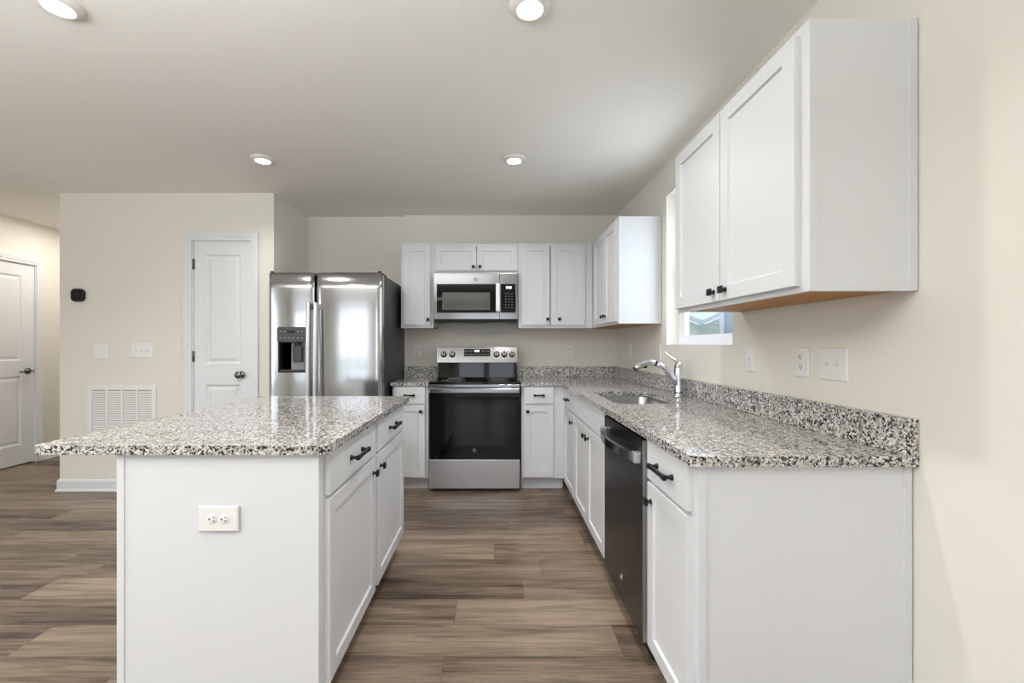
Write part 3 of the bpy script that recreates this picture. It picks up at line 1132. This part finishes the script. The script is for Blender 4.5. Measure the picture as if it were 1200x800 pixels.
# back guard: a black sloped riser under a stainless control panel
bgd = MB()
bgd.prism([(4.075, 0.9215), (4.19, 0.9215), (4.19, 1.20), (4.15, 1.205), (4.085, 1.065)], [], rx0 + 0.004, rx1 - 0.004, lambda u, v, t: (t, u, v))
bgd.build('backguard', BGLASS, rg)
bp_ = MB()
bp_.prism([(4.025, 1.062), (4.078, 1.062), (4.10, 1.208), (4.060, 1.212)], [], rx0 - 0.001, rx1 + 0.006, lambda u, v, t: (t, u, v))
bpo = bp_.build('control_panel', STEEL, rg, bev=0.004)


def on_panel(x, z, o=0.0):
    """a point on the sloped control panel, o out of it"""
    k = (z - 1.062) / 0.150
    return (x, 4.025 + 0.035 * k - o, z + o * 0.23)


dm = MB()
q = [on_panel(-0.293, 1.122, 0.002), on_panel(-0.044, 1.122, 0.002), on_panel(-0.044, 1.190, 0.002), on_panel(-0.293, 1.190, 0.002)]
q2 = [on_panel(-0.293, 1.122, -0.004), on_panel(-0.044, 1.122, -0.004), on_panel(-0.044, 1.190, -0.004), on_panel(-0.293, 1.190, -0.004)]
va, vb = [dm.bm.verts.new(p) for p in q], [dm.bm.verts.new(p) for p in q2]
dm.bm.faces.new(va); dm.bm.faces.new(vb[::-1])
for i in range(4):
    dm.bm.faces.new((va[i], vb[i], vb[(i + 1) % 4], va[(i + 1) % 4]))
dmo = dm.build('clock_display', BGLASS, bpo)
ic = MB()
for r_ in range(2):
    for k in range(9):
        x = -0.278 + k * 0.026
        if r_ == 1 and 0.13 < (x + 0.293) < 0.17:
            continue
        if r_ == 1 and k in (4, 5):
            continue
        p = on_panel(x, 1.138 + 0.032 * r_, 0.0035)
        ic.box(p[0], p[0] + 0.010, p[1] - 0.0005, p[1] + 0.0005, p[2] - 0.003, p[2] + 0.003)
ic.build('printed_icons', ICON, dmo)


def seven(m, s, x, z, y, h, tilt=0.0):
    """seven-segment digits built of little bars"""
    seg = {'0': 'abcdef', '1': 'bc', '2': 'abged', '3': 'abgcd', '4': 'fgbc', '5': 'afgcd', '6': 'afgedc', '7': 'abc', '8': 'abcdefg', '9': 'abcdfg'}
    w, t = h * 0.5, h * 0.11
    for ch in s:
        if ch == ':':
            for zz in (0.3, 0.7):
                m.box(x, x + t, y - 0.0006, y, z + h * zz - t / 2, z + h * zz + t / 2)
            x += h * 0.3
            continue
        for g in seg[ch]:
            x0, x1, a, b_ = {'a': (0, w, h - t, h), 'g': (0, w, h / 2 - t / 2, h / 2 + t / 2), 'd': (0, w, 0, t),
                             'f': (0, t, h / 2, h), 'b': (w - t, w, h / 2, h), 'e': (0, t, 0, h / 2), 'c': (w - t, w, 0, h / 2)}[g]
            m.box(x + x0, x + x1, y - 0.0006, y, z + a, z + b_)
        x += h * 0.75


cg = MB(); p = on_panel(-0.19, 1.164, 0.0035)
seven(cg, '8:88', p[0], p[2], p[1], 0.017)
cg.build('clock_digits', GLOW, dmo)
for px in (520, 530, 582, 591, 600):
    kx = (px - 580) * 4.04 / 500 - 0.0
    p = Vector(on_panel(kx, 1.140, 0.0))
    n = Vector((0, -1, 0.23)).normalized()
    k = MB()
    kb = MB(); kb.tube([p - n * 0.001, p + n * 0.003], [0.031, 0.029], 28)
    kbo = kb.build('knob_skirt', BLACK, bpo)
    k.tube([p + n * 0.004, p + n * 0.024, p + n * 0.028], [0.024, 0.022, 0.019], 28)
    u = Vector((0, 0.23, 1)).normalized()
    k.tube([p + n * 0.031 - u * 0.016, p + n * 0.031 + u * 0.018], 0.0045, 8)
    k.build('burner_knob', NICKEL, bpo)
# oven door
od = MB(); od.box(rx0 + 0.001, rx1 - 0.001, RYF, RYF + 0.044, 0.280, 0.862, 0.004)
odo = od.build('oven_door', BGLASS, rg)
MB().prism(rrect(-0.405, 0.078, 0.395, 0.735, 0.02), [], RYF - 0.0012, RYF + 0.002, fXZ).build('oven_window', OVENWIN, odo)
MB().box(rx0 + 0.002, rx1 - 0.002, RYF + 0.004, RYF + 0.044, 0.864, 0.899, 0.003).build('vent_trim', STEEL, rg)
hd = MB()
hd.box(rx0 + 0.004, rx1 - 0.004, RYF - 0.052, RYF - 0.024, 0.828, 0.876, 0.010)
for x in (rx0 + 0.045, rx1 - 0.045):
    hd.box(x - 0.018, x + 0.018, RYF - 0.030, RYF + 0.001, 0.836, 0.868, 0.004)
hd.build('oven_handle', STEEL, odo)
badge(odo, ((556 - 580) * RYF / 500, 1.23 - 123.5 * RYF / 500), lambda u, v, o: (u, RYF - o, v), 0.013)
dw_ = MB(); dw_.box(rx0 + 0.001, rx1 - 0.001, RYF + 0.001, RYF + 0.044, 0.030, 0.272, 0.004)
dw_.build('storage_drawer', DRAWER, rg)

# ------------------------------------------------------------------ microwave
mx0, mx1, MYF, mz0, mz1 = -0.549, 0.207, 3.815, 1.437, 1.872
mw = thing('microwave', 'stainless over-the-range microwave under the short cabinet', 'microwave', (0, 0, 0))
MB().box(mx0 + 0.004, mx1 - 0.004, MYF + 0.036, YB - 0.006, mz0, mz1, 0.003).build('microwave_case', FSIDE, mw)
P = lambda px: (px - 580) * MYF / 500
Q = lambda py: 1.23 - (py - 404) * MYF / 500
md_ = MB()
md_.prism(rect(mx0, P(585.3), Q(374), mz1), [rect(P(512), P(581.3), Q(366), Q(333))], MYF, MYF + 0.035, fXZ)
mdo = md_.build('microwave_door', STEEL, mw, bev=0.003)
MB().prism(rect(P(512) + 0.0005, P(581.3) - 0.0005, Q(366) + 0.0005, Q(333) - 0.0005), [], MYF + 0.002, MYF + 0.030, fXZ).build('door_glass', BGLASS, mdo)
MB().prism(rrect(P(518.4), P(574.3), Q(363), Q(342.5), 0.008), [], MYF + 0.0005, MYF + 0.004, fXZ).build('see_through_window', MWIN, mdo)
mh = MB()
hx_ = P(583.3)
mh.box(hx_ - 0.0175, hx_ + 0.0175, MYF - 0.046, MYF - 0.022, Q(365.5), Q(332.5), 0.007)
for z in (Q(362), Q(336)):
    mh.tube([(hx_, MYF - 0.030, z), (hx_, MYF + 0.001, z)], 0.010, 12)
mh.build('door_handle', HANDLE, mdo)
pm = MB(); pm.prism(rect(P(585.7), mx1, Q(374), mz1), [rect(P(587), P(604.2), Q(366), Q(333))], MYF, MYF + 0.035, fXZ)
pmo = pm.build('control_frame', STEEL, mw, bev=0.003)
MB().prism(rect(P(587) + 0.0005, P(604.2) - 0.0005, Q(366) + 0.0005, Q(333) - 0.0005), [], MYF + 0.0015, MYF + 0.03, fXZ).build('control_panel', BGLASS, pmo)
dg = MB(); seven(dg, '8:88', P(593.2), Q(338), MYF + 0.001, 0.020)
dg.build('clock_digits', GLOW, pmo)
ic = MB()
for r_ in range(6):
    for c in range(3):
        ic.box(P(592 + c * 3.6), P(593.6 + c * 3.6), MYF + 0.0003, MYF + 0.0012, Q(343.8 + r_ * 3.3) - 0.002, Q(343.8 + r_ * 3.3) + 0.002)
ic.build('keypad_icons', ICON, pmo)
badge(mdo, (P(557.5), Q(327.3)), lambda u, v, o: (u, MYF - o, v), 0.016, BADGE)
vb_ = MB(); vb_.box(mx0 + 0.006, mx1 - 0.006, MYF + 0.010, MYF + 0.0355, mz0 - 0.001, Q(374) - 0.003)
for k in range(24):
    vb_.box(mx0 + 0.03 + k * 0.029, mx0 + 0.05 + k * 0.029, MYF + 0.006, MYF + 0.011, mz0 + 0.004, mz0 + 0.016)
vb_.build('bottom_vent', DARK, mw)
for x in (-0.36, 0.02):
    fl = MB()
    fl.box(x - 0.11, x + 0.11, MYF + 0.10, MYF + 0.27, mz0 - 0.006, mz0 - 0.0005, 0.002)
    fl.build('grease_filter', STEEL, mw)

# ------------------------------------------------------------------ dishwasher
WX, wy0, wy1 = 0.566, 1.638, 2.204
dwt = thing('dishwasher', 'dark slate dishwasher with bowed steel handle beside the sink cabinet', 'dishwasher', (0, 0, 0))
MB().box(0.604, 1.19, wy0 + 0.006, wy1 - 0.006, 0.02, 0.868, 0.002).build('tub', DARK, dwt)
dd_ = MB(); dd_.box(WX, WX + 0.036, wy0, wy1, 0.088, 0.866, 0.004)
ddo = dd_.build('dishwasher_door', DSTEEL, dwt)
MB().box(WX + 0.001, WX + 0.037, wy0 - 0.0035, wy0 - 0.0005, 0.09, 0.864).build('steel_edge', HANDLE, ddo)
MB().box(WX + 0.06, WX + 0.075, wy0 + 0.008, wy1 - 0.008, 0.0, 0.086).build('toe_panel', DARK, dwt)
MB().box(WX + 0.004, WX + 0.034, wy0 + 0.01, wy1 - 0.01, 0.8665, 0.874).build('hidden_controls', BGLASS, ddo)
h = MB()
prev = None
N_ = 22
for k in range(N_ + 1):
    u = k / N_
    y = wy0 + 0.035 + (wy1 - wy0 - 0.07) * u
    x = WX - 0.018 - 0.040 * math.sin(PI * u) ** 0.75
    q = [h.bm.verts.new(p) for p in ((x - 0.008, y, 0.775), (x + 0.008, y, 0.772), (x + 0.008, y, 0.812), (x - 0.008, y, 0.809))]
    if prev:
        for i in range(4):
            h.bm.faces.new((prev[i], prev[(i + 1) % 4], q[(i + 1) % 4], q[i]))
    else:
        h.bm.faces.new(q)
    prev = q
h.bm.faces.new(prev[::-1])
ho = h.build('bowed_handle', STEEL, ddo)
for y in (wy0 + 0.030, wy1 - 0.030):
    MB().box(WX - 0.028, WX + 0.001, y - 0.018, y + 0.018, 0.771, 0.813, 0.004).build('handle_bracket', HANDLE, ho)
badge(ddo, (-1.905, 0.196), lambda u, v, o: (WX - o, -u, v), 0.013)


# ------------------------------------------------------------------ wall plates
def plate(kind, label, cat, loc, rot, w, h, items, group=None):
    """local: x across, z up, front towards -y"""
    t = thing(kind, label, cat, loc, rot, group)
    m = MB()
    bb = bmesh.new()
    r = []
    for ins, y in ((0, -0.0005), (0, -0.003), (0.004, -0.0065)):
        r.append([bb.verts.new(p) for p in ((-w / 2 + ins, y, -h / 2 + ins), (w / 2 - ins, y, -h / 2 + ins), (w / 2 - ins, y, h / 2 - ins), (-w / 2 + ins, y, h / 2 - ins))])
    for A, B in zip(r, r[1:]):
        for i in range(4):
            bb.faces.new((A[i], A[(i + 1) % 4], B[(i + 1) % 4], B[i]))
    bb.faces.new(r[-1]); bb.faces.new(r[0][::-1])
    m._merge(bb)
    m.build('cover_plate', PLATE, t)
    for it in items:
        if it[0] == 'toggle':
            _, x = it
            s = MB()
            s.box(x - 0.006, x + 0.006, -0.0072, -0.006, -0.0125, 0.0125)
            s.tube([(x, -0.006, -0.002), (x, -0.020, 0.008)], [0.0048, 0.0036], 10)
            s.build('toggle_switch', PLATE, t)
            for zz in (-0.030, 0.030):
                sc_ = MB()
                sc_.lathe([(0, -0.0078), (0.003, -0.0074), (0.0032, -0.006)], (x, 0, zz), 'y', 10)
                sc_.build('plate_screw', PLATE, t)
        elif it[0] == 'outlet':
            _, x, z, turned = it
            s = MB()
            s.lathe([(0, -0.0085), (0.0150, -0.0085), (0.0165, -0.0075), (0.0165, -0.0055)], (x, 0, z), 'y', 24)
            so_ = s.build('receptacle', PLATE, t)
            g = MB()
            if turned:
                g.box(x + 0.003, x + 0.010, -0.0092, -0.0084, z + 0.0042, z + 0.0066)
                g.box(x + 0.003, x + 0.010, -0.0092, -0.0084, z - 0.0066, z - 0.0042)
                g.lathe([(0, -0.0092), (0.0027, -0.0092), (0.0027, -0.0084)], (x - 0.007, 0, z), 'y', 10)
            else:
                g.box(x - 0.0066, x - 0.0042, -0.0092, -0.0084, z - 0.002, z + 0.006)
                g.box(x + 0.0042, x + 0.0066, -0.0092, -0.0084, z - 0.002, z + 0.006)
                g.lathe([(0, -0.0092), (0.0027, -0.0092), (0.0027, -0.0084)], (x, 0, z - 0.008), 'y', 10)
            g.build('outlet_slots', SLOT, so_)
        elif it[0] == 'button':
            _, x, z, bw, bh = it
            s = MB(); s.box(x - bw / 2, x + bw / 2, -0.0085, -0.006, z - bh / 2, z + bh / 2, 0.001)
            s.build('rocker_button', PLATE, t)
    return t


def vert_outlet():
    return [('outlet', 0, 0.0195, False), ('outlet', 0, -0.0195, False)]


R_ = PI / 2 * -1                          # plate on the right wall faces -X
plate('light_switch', 'single toggle light switch on the right wall below the window', 'light switch', (XW, 2.005, 1.163), R_, 0.072, 0.117, [('toggle', 0)])
plate('wall_outlet', 'white duplex outlet on the right wall left of the double switch', 'outlet', (XW, 1.667, 1.163), R_, 0.072, 0.117, vert_outlet())
plate('light_switch', 'double toggle light switch nearest the camera on the right wall', 'light switch', (XW, 1.512, 1.162), R_, 0.122, 0.117, [('toggle', -0.023), ('toggle', 0.023)])
plate('wall_outlet', 'white outlet on the right wall under the corner upper cabinet', 'outlet', (XW, 3.79, 1.182), R_, 0.072, 0.120, vert_outlet())
plate('light_switch', 'single white switch just left of the kitchen window, behind the faucet', 'light switch', (XW, 3.125, 1.182), R_, 0.072, 0.120, [('toggle', 0)])
plate('wall_outlet', 'white outlet on the back wall left of the range', 'outlet', (-0.769, YB, 1.168), 0, 0.072, 0.117, vert_outlet())
plate('wall_outlet', 'white outlet on the back wall right of the range', 'outlet', (0.733, YB, 1.166), 0, 0.072, 0.117, vert_outlet())
plate('wall_outlet', 'white sideways outlet in the end panel of the island', 'outlet', (-0.876, 1.3553, 0.680), 0, 0.128, 0.082,
      [('outlet', -0.0185, 0, True), ('outlet', 0.0195, 0, True)])
plate('light_switch', 'square white blank-looking control plate below the thermostat', 'light switch', (-3.321, YP, 1.173), 0, 0.126, 0.122,
      [('button', -0.026, 0, 0.034, 0.066), ('button', 0.026, 0, 0.034, 0.066)])
plate('light_switch', 'triple toggle light switch between thermostat and pantry door', 'light switch', (-2.976, YP, 1.184), 0, 0.184, 0.122,
      [('toggle', -0.046), ('toggle', 0), ('toggle', 0.046)])

th = thing('thermostat', 'black rounded thermostat on the wall at far left', 'thermostat', (-3.506, YP, 1.648))
MB().prism(rrect(-0.054, 0.054, -0.054, 0.054, 0.036, 8), [], -0.022, -0.0005, fXZ).build('thermostat_body', BLACK, th, bev=0.005)
MB().prism(rrect(-0.042, 0.042, -0.042, 0.042, 0.030, 8), [], -0.0235, -0.021, fXZ).build('thermostat_screen', BGLASS, th)
ic = MB(); ic.lathe([(0.0105, -0.0242), (0.0105, -0.0236), (0.0125, -0.0236), (0.0125, -0.0242)], (0, 0, 0), 'y', 24)
ic.build('thermostat_ring', mat('thermostat_print', (74, 74, 74), 0.5), th)

# return-air grille
VX0, VX1, VZ0, VZ1 = -3.428, -2.852, 0.42, 0.886
rvv = thing('return_air_vent', 'white louvered return air vent on the pantry wall', 'air vent', ((VX0 + VX1) / 2, YP, VZ0))
cw = (VX1 - VX0) / 2
vh = VZ1 - VZ0
vf = MB(); vf.prism(rect(-cw, cw, 0, vh), [rect(-cw + 0.036, cw - 0.036, 0.036, vh - 0.036)], -0.014, -0.0005, fXZ)
vf.build('vent_frame', PLATE, rvv, bev=0.003)
MB().box(-cw + 0.036, cw - 0.036, -0.0025, -0.0006, 0.036, vh - 0.036).build('vent_backing', LGREY, rvv)
vb = MB()
for k in range(1, 4):
    x = -cw + 0.036 + (2 * cw - 0.072) * k / 4
    vb.box(x - 0.008, x + 0.008, -0.0125, -0.003, 0.036, vh - 0.036, 0.001)
vb.build('vent_bars', PLATE, rvv)
vl = MB()
n_l = 20
for k in range(n_l):
    z = 0.040 + (vh - 0.080) * (k + 0.5) / n_l
    vl.prism([(-0.0105, z - 0.009), (-0.0115, z - 0.008), (-0.0035, z + 0.006), (-0.0028, z + 0.005)], [], -cw + 0.037, cw - 0.037, lambda u, v, t: (t, u, v))
vl.build('louvers', PLATE, rvv)

# ------------------------------------------------------------------ ceiling lights
lt = thing('ceiling_light', 'x', 'ceiling light', (0.132, 1.61, ZC), 0, 'round recessed ceiling lights')
MB().lathe([(0.078, -0.0005), (0.078, -0.004), (0.070, -0.012), (0.055, -0.019), (0.050, -0.019), (0.048, -0.015), (0.048, -0.0005)], (0, 0, 0), 'z', 40).build('trim_ring', LAMPRING, lt)
MB().lathe([(0, -0.020), (0.03, -0.0195), (0.0478, -0.016), (0.0478, -0.004), (0, -0.004)], (0, 0, 0), 'z', 40).build('lamp_lens', LENS, lt)
LL = [(0.132, 1.61, 'round ceiling light nearest the camera, at top middle above the aisle'),
      (0.132, 2.936, 'round ceiling light above the aisle, in front of the microwave'),
      (-1.597, 2.936, 'round ceiling light in front of the refrigerator'),
      (-1.640, 1.60, 'round ceiling light cut off by the top left edge of the picture')]
for i, (x, y, lab) in enumerate(LL):
    o = lt if i == 0 else copy_tree(lt)
    o.location = (x, y, ZC)
    o['label'] = lab
    l = bpy.data.lights.new('can_light', 'AREA')
    l.shape = 'DISK'; l.size = 0.09; l.spread = math.radians(145); l.energy = CAN_POWER; l.color = (1.0, 0.985, 0.96)
    lo = bpy.data.objects.new('can_light', l)
    COL.objects.link(lo)
    lo.location = (x, y, ZC - 0.026)

# ------------------------------------------------------------------ outside
g = struct(MB().box(-40, 40, -40, 60, -0.45, -0.30).build('ground', GRASS), 'green lawn outside', 'lawn')
struct(MB().box(-4.6, 1.6, -7.0, -3.05, -0.299, -0.05).build('patio_slab', PATIO))

# the neighbour's grey house seen through the kitchen window
nh = thing('neighbor_house', 'grey sided neighbouring house with white corner board outside the window', 'house', (4.5, 3.0, -0.3))
MB().box(0, 5, -4, 5.45, 0, 4.4).build('house_wall', SIDING, nh)
MB().box(-0.03, 0.10, 5.33, 5.48, 0, 4.35).build('corner_board', TRIM, nh)
rf = MB(); rf.prism([(-0.4, 4.4), (5.4, 4.4), (2.5, 6.4)], [], -4.4, 5.8, lambda u, v, t: (u, t, v))
rf.build('roof', SHINGLE, nh)
h2 = thing('neighbor_house', 'pale house with white gable trim outside the window, farther off', 'house', (5.2, 14.0, -0.3))
gz = 0.3
MB().prism([(0, 0), (5.5, 0), (5.5, 3.9), (1.58, 2.146), (-0.6, 3.05), (-0.6, 0)], [], 0, 6, fXZ).build('house_wall', SIDING2, h2)
tb = MB()
tb.prism([(1.50, 2.17), (5.5, 3.96), (5.5, 4.10), (1.50, 2.31)], [], -0.08, -0.005, fXZ)
tb.prism([(-0.6, 3.07), (1.60, 2.16), (1.60, 2.30), (-0.6, 3.21)], [], -0.16, -0.085, fXZ)
tb.build('gable_trim', TRIM, h2)
tt = thing('garden_tree', 'green leafy tree behind the neighbouring house', 'tree', (7.4, 22.5, -0.3))
MB().tube([(0, 0, 0), (0.1, 0, 1.5), (0, 0.1, 3.0)], [0.25, 0.2, 0.14], 12).build('trunk', BARK, tt)
lf = MB()
for k in range(60):
    a, r, z = random.uniform(0, 2 * PI), random.uniform(0, 1.6), random.uniform(1.6, 5.4)
    s = random.uniform(0.45, 0.8)
    b = bmesh.new()
    bmesh.ops.create_icosphere(b, subdivisions=2, radius=s)
    for v in b.verts:
        v.co *= random.uniform(0.75, 1.2)
    bmesh.ops.translate(b, verts=b.verts[:], vec=(r * math.cos(a), r * math.sin(a), z))
    lf._merge(b)
lf.build('foliage', LEAF, tt)
